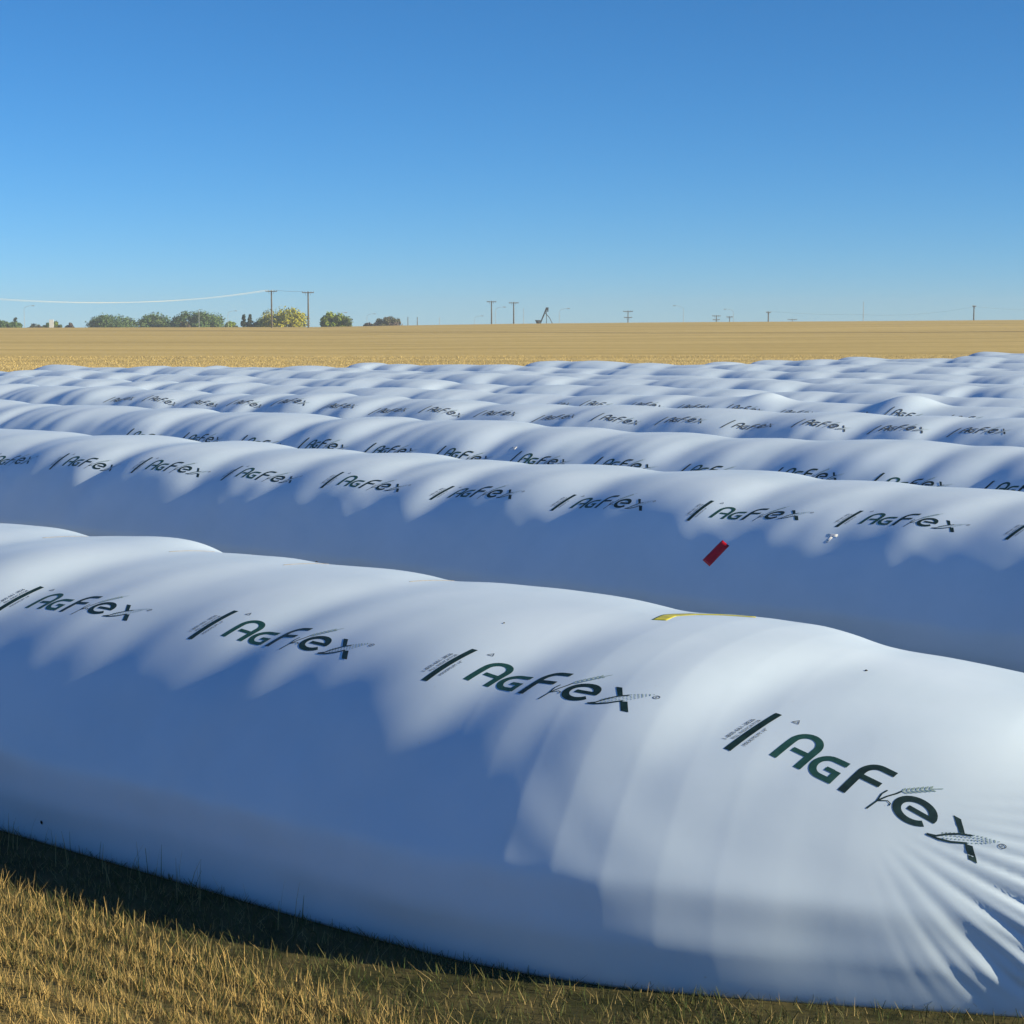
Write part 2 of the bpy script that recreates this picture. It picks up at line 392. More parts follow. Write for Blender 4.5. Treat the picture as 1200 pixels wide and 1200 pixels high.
# indicator bar
BAR = [(*bar2d([(-0.172, -0.080), (-0.140, -0.080), (-0.140, 0.252), (-0.172, 0.252)], 26), 0, 0)]
LOGO_SIMPLE += BAR; LOGO += BAR
R90 = math.pi / 2
LOGO.append((*text2d('1-800-661-3826', 0.030, R90, (-0.204, 0.075)), 3, 0))
LOGO.append((*text2d('FILL INDICATOR', 0.024, R90, (-0.178, 0.085)), 3, 0))
LOGO.append((*text2d('MAXIMUM 14"', 0.024, R90, (-0.112, 0.055)), 3, 0))
tri = [(-0.075, 0.235), (-0.045, 0.235), (-0.060, 0.262), (-0.075, 0.235)]
LOGO.append((*ribbon(tri, 0.004), 3, 0)); LOGO.append((*text2d('7', 0.013, 0, (-0.060, 0.239)), 3, 0))

def put_print(bag, shapes, s0, q0, off=0.0035, scale=1.0, label=None, vs=1.0, base=None, skew=0.0, inks=None):
    V = []; Fc = []; MI = []; O = []
    for vs_, fs, mi, layer in shapes:
        o = len(V); V += vs_; Fc += [tuple(i + o for i in f) for f in fs]; MI += [mi] * len(fs); O += [layer * 0.0002] * len(vs_)
    A = np.array(V); S = s0 + A[:, 0] * scale
    B = q0 if base is None else np.interp(S, base[0], base[1])
    Q = B - A[:, 1] * vs; S = S + A[:, 1] * skew
    P = bag.pt(S, Q, 0.0) + 0.0
    P2 = bag.pt(S, Q, 0.02)
    nrm = (P2 - P); nrm = nrm / (np.linalg.norm(nrm, axis=1)[:, None] + 1e-9)
    P = P + nrm * (off + np.array(O))[:, None]
    o = mesh_obj('printed_logo', P, Fc, inks or [M_INK, M_INK2, M_INKG, M_INKS], bag.obj, smooth=True)
    o.data.polygons.foreach_set('material_index', MI)
    if label: o['label'] = label
    return o
def strip_on(bag, name, mat, pts, w, off=0.0022, label=None, step=0.03, cross=6):
    """tape laid on the film: pts in (s,q)"""
    P = [np.array(pts[0], float)]
    for a, b in zip(pts[:-1], pts[1:]):
        a = np.array(a, float); b = np.array(b, float); k = max(1, int(np.linalg.norm(b - a) / step))
        for j in range(1, k + 1): P.append(a + (b - a) * j / k)
    G = []
    for i, p in enumerate(P):
        t = P[min(i + 1, len(P) - 1)] - P[max(i - 1, 0)]; t = t / np.linalg.norm(t); nn = np.array([-t[1], t[0]])
        for j in range(cross + 1): G.append(p + nn * w * (j / cross - .5))
    G = np.array(G); T = bag.pt(G[:, 0], G[:, 1], off)
    T2 = bag.pt(G[:, 0], G[:, 1], off + .02); wv = 0.012 * (np.sin(G[:, 1] * 47 + 3 * np.sin(G[:, 0] * 31)) * np.sin(G[:, 0] * 63 + 1.3) + 1.0)
    T = T + (T2 - T) * wv[:, None]
    n = cross + 1; m = len(P); Fc = []
    for i in range(m - 1):
        for j in range(cross): Fc.append((i * n + j, i * n + j + 1, (i + 1) * n + j + 1, (i + 1) * n + j))
    o = mesh_obj(name, T, Fc, mat, bag.obj, smooth=True)
    md = o.modifiers.new('th', 'SOLIDIFY'); md.thickness = 0.0015; md.offset = -1
    if label: o['label'] = label
    return o

# ------------------------------------------------------------------ the rows
rows = []
def add_bag(D, x_start, s_end, label, near, ds_near, nth, ds_far=0.14, **kw):
    s0 = x_start
    b = Bag(D, s0, s_end, **kw)
    o = b.build('grain_bag', label, ds_near, near, ds_far, nth)
    tag(o, label, 'grain bag', 'white grain bags lying in parallel rows')
    rows.append(b); return b

# bag 1: it slowly tapers towards its tied end at the lower right
kx = [-80, -6.2, -5.4, -4.9, -4.4, -3.9, -3.4, -2.9, -2.4, -1.9, -1.4, -0.8, 0.0]
kh = [1, 1.0, 1.01, 0.997, 0.957, 0.905, 0.845, 0.79, 0.69, 0.57, 0.44, 0.28, 0.10]
kw = [1, 1, 0.98, 0.92, 0.82, 0.70, 0.58, 0.46, 0.36, 0.28, 0.22, 0.17, 0.13]
D1, D2, D3, D4, D5 = 8.24, 16.25, 22.25, 28.65, 32.9
G0 = 'white grain bags lying in parallel rows'
dip1 = [s_of(x, D1) for x in (-560, -330, -130, 45, 195, 330, 480, 765, 1010)]
b1 = add_bag(D1, -52, 0.0, 'nearest white grain bag, big logos, yellow tape on its crest and wrinkled end at right', (-15.5, -1.8), 0.016, 330,
             seed=1, dips=dip1, k_near=(kx, kh, kw), pleats=(-3.92, 1.60), crest=0.028)
dip2 = [s_of(x, D2) for x in (95, 215, 330, 420, 530, 610, 770, 960, 1085, 1230)]
b2 = add_bag(D2, -62, 1.0, 'second white grain bag from the front with a red tape patch on its side', (-24, -5), 0.04, 200, seed=2, dips=dip2)
dip3 = [s_of(x, D3) for x in (65, 180, 250, 400, 495, 640, 745, 860, 960, 1140)]
b3 = add_bag(D3, -72, 1.0, 'third grain bag from the front, its logos half hidden behind the red taped bag', (-33, -8), 0.05, 150, seed=3, dips=dip3, amp=1.3, roundness=0.3)
b4 = add_bag(D4, -80, 1.0, 'fourth grain bag from the front with a complete row of small logos', (-43, -10), 0.06, 130, seed=4, period=1.9, crest=0.026, amp=1.5, roundness=0.5)
e5 = [(s_of(905, D5), 0.2, 0.45, 0.8, 0.15), (s_of(1068, D5), 0.1, 0.6, 0.8, 0.20)]
b5 = add_bag(D5, -84, 1.0, 'fifth grain bag from the front, with two bright swollen humps at the right', (-50, -12), 0.07, 120, seed=5, period=1.8, extra=e5, crest=0.022, amp=1.7, roundness=0.8)
far = [(37.5, -90, 'sixth grain bag from the front, right behind the bag with two bright humps'),
       (42.2, s_of(22, 42.2), 'grain bag in the seventh row, its tapered end lying near the left picture edge'),
       (47.6, s_of(213, 47.6), 'grain bag in the eighth row, its tapered end below the largest dark tree'),
       (53.0, s_of(384, 53.0), 'grain bag in the ninth row, its tapered end lying below the small green tree'),
       (58.4, s_of(590, 58.4), 'grain bag in the tenth row, its tapered end lying below the pair of crossarm poles'),
       (64.0, s_of(790, 64.0), 'grain bag in the eleventh row whose end lies below the lone hooked street lamp'),
       (69.6, s_of(850, 69.6), 'grain bag in the twelfth row, directly behind the eleventh and fifth from the back'),
       (75.2, s_of(950, 75.2), 'grain bag in the thirteenth row, fourth from the back of the block'),
       (81.0, s_of(1078, 81.0), 'grain bag in the fourteenth row, third from the back of the block'),
       (87.0, s_of(1090, 87.0), 'grain bag second from the back of the block, at the right by the stubble'),
       (93.0, s_of(1110, 93.0), 'rearmost grain bag of the whole block, at the far right by the stubble')]
for i, (D, s0, lab) in enumerate(far):
    b = add_bag(D, s0, 1.5, lab, (s_of(-40, D), s_of(1240, D)), 0.10 + 0.005 * i, 90, seed=10 + i, period=2.3 + 0.05 * i, amp=2.0, crest=0.016, roundness=1.0, H=1.6 + 0.05 * math.sin(i * 2.1), end_len=2.2)

# logos: (bag, s of the bars, q of the base line there, spacing scale)
q1s = [-20, -9.89, -8.87, -7.98, -6.9, -6.08, -5.04, -4.5, -4.32, -3.80, -3.37, -3.0]
q1v = [1.15, 1.146, 1.111, 1.125, 1.154, 1.154, 1.245, 1.31, 1.39, 1.61, 1.83, 1.98]
for s0_, sc_ in ((-11.72, 1.22), (-9.892, 1.18), (-7.984, 1.24), (-6.079, 1.20), (-4.32, 1.09)):
    put_print(b1, LOGO, s0_, None, base=(q1s, q1v), off=(0.0020 if s0_ > -5 else 0.0014), scale=sc_, skew=0.42, vs=0.92)
q2s = [-27, -20, -16.65, -13.2, -9.7, -8.1, -6.4, -2]
q2v = [1.27, 1.29, 1.21, 1.21, 1.28, 1.14, 1.14, 1.15]
for sb in (-25.1, -23.4, -21.7, -19.985, -18.30, -16.651, -14.90, -13.207, -11.46, -9.695, -8.111, -6.414, -4.75):
    put_print(b2, LOGO, sb + 0.13, None, base=(q2s, q2v), off=0.0018, scale=1.12, skew=0.42, vs=0.92)
for k in range(-7, 6):
    put_print(b3, LOGO_SIMPLE, -15.372 + 1.50 * k + 0.16, 1.43, off=0.004, scale=1.0, skew=0.42, vs=0.92)
for k in range(-10, 8):
    put_print(b4, LOGO_SIMPLE, -20.246 + 1.462 * k + 0.16, 0.99, off=0.006, scale=0.96, skew=0.42, vs=0.92, inks=[M_INKF, M_INKF, M_INKG, M_INKS])
for k in range(-6, 6):
    put_print(b5, LOGO_SIMPLE, -17.544 + 1.235 * k + 0.15, 0.95, off=0.007, scale=0.82, skew=0.42, vs=0.92, inks=[M_INKF, M_INKF, M_INKG, M_INKS])

# ------------------------------------------------------------------ ground
def ground_z(X, Y):
    X = np.asarray(X, float); Y = np.asarray(Y, float)
    r = np.hypot(X, Y)
    t = np.clip((r - 115) / 285, 0, 1); t = t * t * (3 - 2 * t)
    az = X / np.maximum(Y, 1)
    top = np.interp(az, [-0.5, -0.286, -0.105, -0.06, 0.0, 0.095, 0.19, 0.286, 0.6], [2.25, 2.25, 2.38, 2.75, 3.12, 3.48, 3.68, 3.96, 4.2])
    top = np.where(Y < 1, 2.2, top)
    z = top * t
    u = np.clip((r - 415) / 260, 0, 1)
    return z - 3.0 * u * u * (3 - 2 * u)
gr = np.concatenate([[0], np.geomspace(1.0, 740, 150)]); ga = np.linspace(0, 2 * math.pi, 241)[:-1]
V = [(0, 0, 0)]
for r in gr[1:]:
    X = r * np.cos(ga); Y = r * np.sin(ga); Z = ground_z(X, Y) if r > 20 else ground_z(X, Y)
    V += list(zip(X, Y, Z))
Fc = [(0, 1 + k, 1 + (k + 1) % 240) for k in range(240)]
for i in range(len(gr) - 2):
    for k in range(240):
        a = 1 + i * 240; Fc.append((a + k, a + 240 + k, a + 240 + (k + 1) % 240, a + (k + 1) % 240))

def ground_mat():
    m = new_mat('stubble_ground', (0.5, 0.4, 0.2), 0.9, 0.15); nt = m.node_tree; b = nt.nodes['Principled BSDF']; L = nt.links.new; N = nt.nodes.new
    tc = N('ShaderNodeTexCoord')
    def nz(scale, st, detail=4, rot=0.0, rough=0.6):
        mp = N('ShaderNodeMapping'); mp.inputs['Scale'].default_value = st; mp.inputs['Rotation'].default_value = (0, 0, rot)
        n = N('ShaderNodeTexNoise'); n.inputs['Scale'].default_value = scale; n.inputs['Detail'].default_value = detail; n.inputs['Roughness'].default_value = rough
        L(tc.outputs['Object'], mp.inputs[0]); L(mp.outputs[0], n.inputs['Vector']); return n
    def ramp(src, p0, c0, p1, c1):
        r = N('ShaderNodeValToRGB'); r.color_ramp.elements[0].position = p0; r.color_ramp.elements[0].color = c0
        r.color_ramp.elements[1].position = p1; r.color_ramp.elements[1].color = c1; L(src, r.inputs[0]); return r
    n1 = nz(0.16, (0.07, 1.0, 1), 6)            # drill rows running left to right
    base = ramp(n1.outputs['Fac'], 0.36, (0.46, 0.345, 0.125, 1), 0.64, (0.64, 0.49, 0.20, 1))
    n2 = nz(1.6, (0.5, 1, 1), 6)
    c2 = ramp(n2.outputs['Fac'], 0.3, (0.80, 0.77, 0.70, 1), 0.62, (1, 1, 1, 1))
    mx = N('ShaderNodeMix'); mx.data_type = 'RGBA'; mx.blend_type = 'MULTIPLY'; mx.inputs['Factor'].default_value = 0.8
    L(base.outputs[0], mx.inputs['A']); L(c2.outputs[0], mx.inputs['B'])
    # green weeds and grass near the bags
    geo = N('ShaderNodeNewGeometry'); ln = N('ShaderNodeVectorMath'); ln.operation = 'LENGTH'; L(tc.outputs['Object'], ln.inputs[0])
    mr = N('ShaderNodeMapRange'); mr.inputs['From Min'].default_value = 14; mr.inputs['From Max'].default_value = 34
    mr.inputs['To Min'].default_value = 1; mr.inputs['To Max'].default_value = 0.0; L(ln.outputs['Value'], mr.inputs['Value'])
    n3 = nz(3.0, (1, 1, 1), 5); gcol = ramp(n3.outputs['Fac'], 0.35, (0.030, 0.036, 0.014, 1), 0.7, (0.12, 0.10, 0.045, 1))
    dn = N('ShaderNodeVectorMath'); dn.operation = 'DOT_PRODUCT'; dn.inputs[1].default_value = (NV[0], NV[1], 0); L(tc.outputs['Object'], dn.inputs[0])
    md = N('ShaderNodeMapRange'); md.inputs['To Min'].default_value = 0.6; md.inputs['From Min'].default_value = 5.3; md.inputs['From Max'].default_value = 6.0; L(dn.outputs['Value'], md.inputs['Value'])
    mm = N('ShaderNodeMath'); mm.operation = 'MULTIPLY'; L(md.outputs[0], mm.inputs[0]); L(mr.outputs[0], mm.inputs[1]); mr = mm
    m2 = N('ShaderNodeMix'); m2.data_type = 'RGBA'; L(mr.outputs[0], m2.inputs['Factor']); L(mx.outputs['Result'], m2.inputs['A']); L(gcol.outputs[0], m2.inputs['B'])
    L(m2.outputs['Result'], b.inputs['Base Color'])
    bp = N('ShaderNodeBump'); bp.inputs['Strength'].default_value = 0.6; bp.inputs['Distance'].default_value = 0.08
    L(n2.outputs['Fac'], bp.inputs['Height']); L(bp.outputs[0], b.inputs['Normal'])
    return m
ground = mesh_obj('ground', V, Fc, ground_mat(), smooth=True); tag(ground, kind='structure')

# two faint wheel tracks across the stubble
M_TRACK = noise_mat('track_soil', (0.16, 0.10, 0.045), (0.28, 0.19, 0.08), 0.8, 0.95, stretch=(.4, 1, 1))
def track(p0, p1, w, wob):
    P = []; n = 90
    for i in range(n + 1):
        t = i / n; x = p0[0] + (p1[0] - p0[0]) * t; y = p0[1] + (p1[1] - p0[1]) * t + wob * math.sin(t * 7)
        P.append((x, y))
    V = []; Fc = []
    for x, y in P:
        for dy in (-w / 2, w / 2): V.append((x, y + dy, float(ground_z(x, y + dy)) + 0.012))
    for i in range(n): Fc.append((2 * i, 2 * i + 2, 2 * i + 3, 2 * i + 1))
    return mesh_obj('field_track', V, Fc, M_TRACK)
tag(track((-70, 330), (20, 262), 2.0, 2.0), kind='structure')
tag(track((20, 262), (150, 238), 2.0, -1.5), kind='structure')

# ------------------------------------------------------------------ grass and stubble
def blades(name, pts, hmin, hmax, w, mats, rnd, lean=0.35, segs=2):
    V = []; Fc = []; MI = []
    for (x, y, z) in pts:
        h = rnd.uniform(hmin, hmax); a = rnd.uniform(0, 6.283); l = rnd.uniform(0, lean) * h; la = rnd.uniform(0, 6.283)
        ww = w * rnd.uniform(.6, 1.3)
        dx, dy = math.cos(a) * ww / 2, math.sin(a) * ww / 2; o = len(V); mi = rnd.randrange(len(mats))
        for i in range(segs + 1):
            t = i / segs; cx = x + math.cos(la) * l * t * t; cy = y + math.sin(la) * l * t * t; k = 1 - t * .85
            V += [(cx - dx * k, cy - dy * k, z + h * t), (cx + dx * k, cy + dy * k, z + h * t)]
        for i in range(segs): Fc.append((o + 2 * i, o + 2 * i + 1, o + 2 * i + 3, o + 2 * i + 2)); MI.append(mi)
    ob = mesh_obj(name, V, Fc, mats); ob.data.polygons.foreach_set('material_index', MI); return ob
rnd = random.Random(3)
G1 = new_mat('grass_green', (0.050, 0.075, 0.022), 0.7, .2); G2 = new_mat('grass_olive', (0.10, 0.10, 0.035), 0.7, .2); G3 = new_mat('grass_straw', (0.30, 0.23, 0.10), 0.7, .2)
pts = []
while len(pts) < 44000:
    D = rnd.uniform(5.2, 7.0); s = rnd.uniform(-10.5, -1.0)
    if rnd.random() > 0.35 + 0.65 * (math.sin(s * 3.1 + D * 2.0) * .5 + .5) * (math.sin(s * 1.2 - D * 4.2) * .5 + .5) + .2: continue
    p = DV * s + NV * D
    if p[1] < 1.5: continue
    pts.append((p[0], p[1], -0.04))
while len(pts) < 60000:
    D = rnd.uniform(5.4, 7.7); s = rnd.uniform(-4.6, -0.8); p = DV * s + NV * D; pts.append((p[0], p[1], -0.04))
gobj = blades('grass', pts, 0.03, 0.11, 0.007, [G1, G1, G2, G2, G3], rnd, 0.9)
tag(gobj, 'rough dark grass and weeds growing along the foot of the nearest bag', 'grass', kind='stuff')
# a few tall dry stalks standing against the foot of the bag
pts = []
for _ in range(90):
    s = rnd.uniform(-10.0, -6.5); D = 6.62 + rnd.uniform(-.35, .06); p = DV * s + NV * D; pts.append((p[0], p[1], -0.03))
st = blades('dry_stalks', pts, 0.12, 0.30, 0.007, [G3, G2], rnd, 0.35, 3)
tag(st, 'thin dry straw stalks sticking up at the foot of the nearest bag', 'dry grass', kind='stuff')
S1 = new_mat('stubble_gold', (0.50, 0.385, 0.16), 0.8, .2); S2 = new_mat('stubble_pale', (0.57, 0.455, 0.21), 0.8, .2); S3 = new_mat('stubble_brown', (0.48, 0.34, 0.13), 0.8, .2)
pts = []
while len(pts) < 38000:
    D = rnd.uniform(4.0, 5.9); s = rnd.uniform(-9.3, -2.2); D = round(D / 0.18) * 0.18 + rnd.gauss(0, .03)
    p = DV * s + NV * D; pts.append((p[0], p[1], -0.04))
fobj = blades('stubble', pts, 0.05, 0.16, 0.006, [S3, G3, S3, G2], rnd, 0.6)
tag(fobj, 'short golden straw stubble in the foreground before the nearest bag', 'stubble', kind='stuff')
pts = []
while len(pts) < 90000:
    Y = 34 + 130 * rnd.random() ** 1.4; X = rnd.uniform(-0.31, 0.31) * Y
    Y = round(Y / 0.42) * 0.42 + rnd.gauss(0, 0.05)
    D = X * NV[0] + Y * NV[1]; s = X * DV[0] + Y * DV[1]
    inside = False
    for b in rows:
        if abs(D - b.D) < 1.85 and s > b.s0 - 0.1: inside = True; break
    if inside or (D < rows[-1].D and s > -6): continue
    pts.append((X, Y, float(ground_z(X, Y))))
sobj = blades('stubble', pts, 0.04, 0.13, 0.032, [S1, S2, S1, S2], rnd, 0.5, 1)
tag(sobj, 'golden cut straw stubble covering the field behind the bags', 'stubble', kind='stuff')

# ------------------------------------------------------------------ tapes and marks on the bags
strip_on(b1, 'tape_strip', M_YEL, [(-5.50, 0.12), (-5.53, -0.04), (-5.48, -0.20), (-5.37, -0.33), (-5.20, -0.42)], 0.085, label='narrow yellow tape strip over the crest')
strip_on(b2, 'tape_patch', M_RED, [(-9.25, 1.56), (-9.39, 1.80)], 0.115, label='dark red rectangular tape patch')
strip_on(b2, 'tape_patch', M_WTAPE, [(-8.23, 1.34), (-8.13, 1.33)], 0.035, label='small white tape patch')
strip_on(b2, 'tape_patch', M_WTAPE, [(-8.18, 1.355), (-8.21, 1.43)], 0.025, label='small white tape patch')
strip_on(b3, 'tape_patch', M_WTAPE, [(-17.05, 1.10), (-16.95, 1.10)], 0.07, label='small white tape patch')
def speck(b, s0, q0, r, mat=None):
    pts = []; n = 9; V = []; rn = random.Random(int(abs(s0) * 100))
    for i in range(n):
        w = 2 * math.pi * i / n; rr = r * rn.uniform(.7, 1.2); V.append((s0 + rr * math.cos(w), q0 + rr * math.sin(w)))
    V.append((s0, q0)); A = np.array(V); P = b.pt(A[:, 0], A[:, 1], 0.003); P[-1] = b.pt(A[-1:, 0], A[-1:, 1], 0.003 + r * .6)[0]
    return mesh_obj('soil_speck', P, [(i, (i + 1) % n, n) for i in range(n)], mat or M_SOIL, b.obj)
speck(b1, -4.213, 0.382, 0.009); speck(b1, -8.7, -0.45, 0.014); speck(b1, -6.2, 0.6, 0.007); speck(b1, -8.98, 2.56, 0.013)
for i, c in enumerate(dip1[3:7]):
    strip_on(b1, 'scuff_mark', M_HAIR, [(c - 0.03, -0.02), (c - 0.01, -0.2), (c, -0.42)], 0.006, 0.002)

# ------------------------------------------------------------------ things on the skyline
W_POLE = noise_mat('weathered_pole_wood', (0.10, 0.085, 0.07), (0.17, 0.15, 0.125), 3, 0.9)
M_GALV = noise_mat('galvanised_steel', (0.30, 0.33, 0.36), (0.42, 0.45, 0.48), 5, 0.5)
M_DARKST = noise_mat('dark_steel', (0.035, 0.04, 0.05), (0.08, 0.085, 0.09), 2, 0.6)
M_INSUL = new_mat('insulator_glaze', (0.16, 0.11, 0.08), 0.3, .5)
M_WIRE = new_mat('bare_aluminium_wire', (0.42, 0.46, 0.50), 0.5, .5)
M_WHITE = noise_mat('white_panel_paint', (0.72, 0.74, 0.76), (0.80, 0.81, 0.82), 2, 0.6)

def gz(x, y): return float(ground_z(x, y))
def utility_pole(x, ytop, depth, label, arms=1, armw=2.6, r=0.16, gap=1.1, yaw=0.0, group='wooden utility poles on the skyline', arm_px=None):
    X, Y, Z = at(x, ytop, depth); g = gz(X, Y); h = Z - g
    e = empty('utility_pole', (X, Y, g), yaw); tag(e, label, 'utility pole', group)
    v, f = tube([(0, 0, -.3), (0, 0, h * .5), (0, 0, h)], [r, r * .85, r * .68], 10); mesh_obj('pole_shaft', v, f, W_POLE, e)
    for a in range(arms):
        z = h - 0.25 - a * gap; w = armw * (1.0 if a == 0 else 0.85)
        arm = mesh_obj('crossarm', *join([box((0, -.2, z), (w, 0.13, 0.17)), box((-w * .2, -.2, z - .28), (.05, .04, .5), 0), box((w * .2, -.2, z - .28), (.05, .04, .5), 0)]), W_POLE, e)
        for t in (-.47, -.25, .25, .47):
            v, f = tube([(t * w, -.2, z + .08), (t * w, -.2, z + .16), (t * w, -.2, z + .26)], [.03, .075, .04], 8); mesh_obj('insulator', v, f, M_INSUL, arm)
    return (X, Y, Z - 0.0, g)
PA = utility_pole(318, 340, 240, 'tall wooden utility pole standing before the yellow green tree', r=0.19, armw=2.4)
PB = utility_pole(361, 341.5, 236, 'tall wooden utility pole just right of the yellow green tree', r=0.19, armw=2.4)
PC = utility_pole(576, 352.5, 290, 'wooden crossarm pole, left one of the pair near the auger', r=0.19, armw=2.3)
PD = utility_pole(602, 353.8, 290, 'wooden crossarm pole, right one of the pair near the auger', r=0.19, armw=2.3)
utility_pole(736, 364, 345, 'short double crossarm pole standing alone right of the auger', arms=2, armw=2.7, r=.17, gap=1.7)
utility_pole(839.5, 369.3, 360, 'half hidden double crossarm pole, left of the hooked lamp pair', arms=2, armw=2.4, r=.15, gap=1.1)
utility_pole(855, 370.5, 360, 'half hidden single crossarm pole right beside the double crossarm one', arms=1, armw=1.9, r=.14)
PE = utility_pole(900.5, 365, 340, 'grey wooden pole with short arm where the right hand wires begin', arms=1, armw=1.4, r=.20)
utility_pole(928.5, 373.6, 420, 'pole almost sunk behind the field crest, only its crossarm showing', arms=1, armw=3.2, r=.14)
PF = utility_pole(1141.5, 358, 330, 'wooden utility pole at the far right carrying wires', arms=1, armw=1.0, r=.20)
PX = utility_pole(-260, 318, 150, 'utility pole outside the left edge of the view', r=0.17)
def mast(x, ytop, depth, label, r=0.08, name='pole', mat=None, cat='pole', group='thin bare poles on the skyline'):
    X, Y, Z = at(x, ytop, depth); g = gz(X, Y)
    v, f = join([tube([(0, 0, -.3), (0, 0, (Z - g) * .5), (0, 0, Z - g)], [r, r * .9, r * .7], 8), box((0, 0, Z - g + .04), (r * 2.2, r * 2.2, .08))])
    o = mesh_obj(name, v, f, mat or M_GALV, loc=(X, Y, g)); tag(o, label, cat, group); return (X, Y, Z, g)
PM = mast(1012, 354, 335, 'thin tall grey mast between the right hand wire poles', r=.10)
mast(478, 372, 330, 'short dark post right of the purplish bushes, the left of two', r=.12, mat=W_POLE)
mast(489, 372, 330, 'short dark post right of the purplish bushes, the right of two', r=.12, mat=W_POLE)
mast(515, 372.5, 350, 'faint thin pole between the short posts and the crossarm pair', r=.08)
mast(613.5, 362, 360, 'faint thin pole just right of the crossarm pair', r=.07)
mast(233, 363, 340, 'pale thin pole standing in front of the big dark tree clump', r=.08)

def street_lamp(x, ytop, depth, side, label, reach=2.2, r=0.09):
    X, Y, Z = at(x, ytop, depth); g = gz(X, Y); h = Z - g
    e = empty('street_lamp', (X, Y, g)); tag(e, label, 'street lamp', 'street lamps on the skyline')
    P = [(0, 0, -.3), (0, 0, h * .5), (0, 0, h - 1.0)]; R = [r, r * .9, r * .7]
    mesh_obj('pole_shaft', *tube(P, R, 8), M_GALV, e)
    arm = [(0, 0, h - 1.05)] + [(side * reach * (1 - math.cos(t)), 0, h - 1.0 + 0.95 * math.sin(t)) for t in (0.3, .6, .9, 1.2, 1.5)]
    mesh_obj('lamp_arm', *tube(arm, [r * .7, r * .65, r * .6, r * .55, r * .5, r * .5], 8), M_GALV, e)
    V, Fq = join([box((side * (reach + .25), 0, h - .06), (.85, .30, .14)), box((side * (reach + .3), 0, h - .15), (.5, .22, .06))])
    mesh_obj('lamp_head', V, Fq, M_GALV, e)
for x, yt, dp, sd, lab in [(28, 358, 330, 1, 'leftmost street lamp, faint above the left conifers'), (267, 364, 380, 1, 'street lamp left of the two small cypress-like trees'),
                           (395, 366, 345, 1, 'street lamp peeping over the small round green bush'), (430, 367.5, 400, 1, 'faint street lamp left of the purplish bushes'),
                           (556, 370, 400, 1, 'low faint street lamp left of the crossarm pair'), (580.5, 359.5, 330, 1, 'street lamp rising between the poles of the crossarm pair'),
                           (655.5, 361.2, 330, 1, 'street lamp just right of the auger tripod'), (801, 358, 330, -1, 'lone street lamp right of the short double crossarm pole'),
                           (859.5, 362, 360, -1, 'street lamp arching over the half hidden crossarm poles')]:
    street_lamp(x, yt, dp, sd, lab, r=.06)

def wire(name, a, b, sag, r, label, group='wires between the skyline poles', mat=None):
    P = []; n = 40
    for i in range(n + 1):
        t = i / n; P.append((a[0] + (b[0] - a[0]) * t, a[1] + (b[1] - a[1]) * t, a[2] + (b[2] - a[2]) * t - sag * 4 * t * (1 - t)))
    o = mesh_obj(name, *tube(P, r, 6), mat or M_WIRE); tag(o, label, 'wire', group)
def top(P, dx=0, dz=0): return (P[0] + dx, P[1] - .2, P[2] + dz)
wire('power_line', top(PX, .6, .02), top(PA, -.6, .02), 3.4, 0.03, 'bright sagging power line at the left, upper strand of the three')
wire('power_line', top(PX, -.6, .02), top(PA, -1.12, .02), 3.5, 0.022, 'bright sagging power line at the left, lower strand of the three')
wire('power_line', top(PX, 1.1, .02), top(PA, .6, .02), 3.45, 0.022, 'bright sagging power line at the left, middle strand of the three')
wire('power_line', top(PA, 1.1, .02), top(PB, -1.1, .02), .15, 0.025, 'short faint wire between the two tall left poles')
wire('power_line', top(PE, .6, 0), top(PM, 0, -3.4), .3, 0.020, 'thin faint wire left of the tall grey mast', mat=M_GALV)
wire('power_line', top(PM, 0, -3.4), top(PF, -.4, -.4), .9, 0.020, 'thin faint wire between the tall grey mast and rightmost pole', mat=M_GALV)
X2, Y2, Z2 = at(1300, 362, 330)
PG = utility_pole(1320, 358, 330, 'wooden utility pole beyond the right edge of the view', arms=1, armw=1.0, r=.2)
wire('power_line', top(PF, .4, -.4), top(PG, -.4, -.4), .9, 0.020, 'thin faint wire running right from the rightmost pole', mat=M_GALV)

# grain auger: a leaning tube held up by a tripod frame
X, Y, Z = at(640, 361, 330); g = gz(X, Y); h = Z - g
e = empty('grain_auger', (X, Y, g)); tag(e, 'dark grain auger with hopper head on splayed legs on the skyline', 'grain auger')
mesh_obj('auger_tube', *tube([(-1.9, .3, -.2), (-.6, 0, h * .62), (0.15, 0, h)], [.16, .2, .24], 10), M_DARKST, e)
mesh_obj('support_leg', *tube([(2.1, 0, -.2), (.9, 0, h * .45), (-.2, 0, h * .72)], .10, 8), M_DARKST, e)
mesh_obj('support_leg', *tube([(0.1, -.4, -.2), (.1, -.2, h * .5), (.05, 0, h * .9)], .09, 8), M_DARKST, e)
mesh_obj('discharge_head', *join([box((.28, 0, h - .2), (.75, .6, .75)), box((.45, 0, h - .75), (.3, .4, .5))]), M_DARKST, e)
mesh_obj('hopper', *join([tube([(-2.2, .3, .3), (-2.2, .3, .9), (-2.2, .3, 1.5)], [.25, .55, .8], 8)]), M_DARKST, e)
# white board / cabin at the left
X, Y, Z = at(60.2, 374.6, 335); g = gz(X, Y)
e = empty('white_sign_board', (X, Y, g)); tag(e, 'narrow white upright board before the low bushes at left', 'sign board')
mesh_obj('board_panel', *box((0, 0, (Z - g) / 2 + .3), (1.2, .18, (Z - g) - .6)), M_WHITE, e)
for t in (-.45, .45): mesh_obj('post', *box((t, .16, (Z - g) * .45), (.12, .12, (Z - g) * .9)), M_DARKST, e)

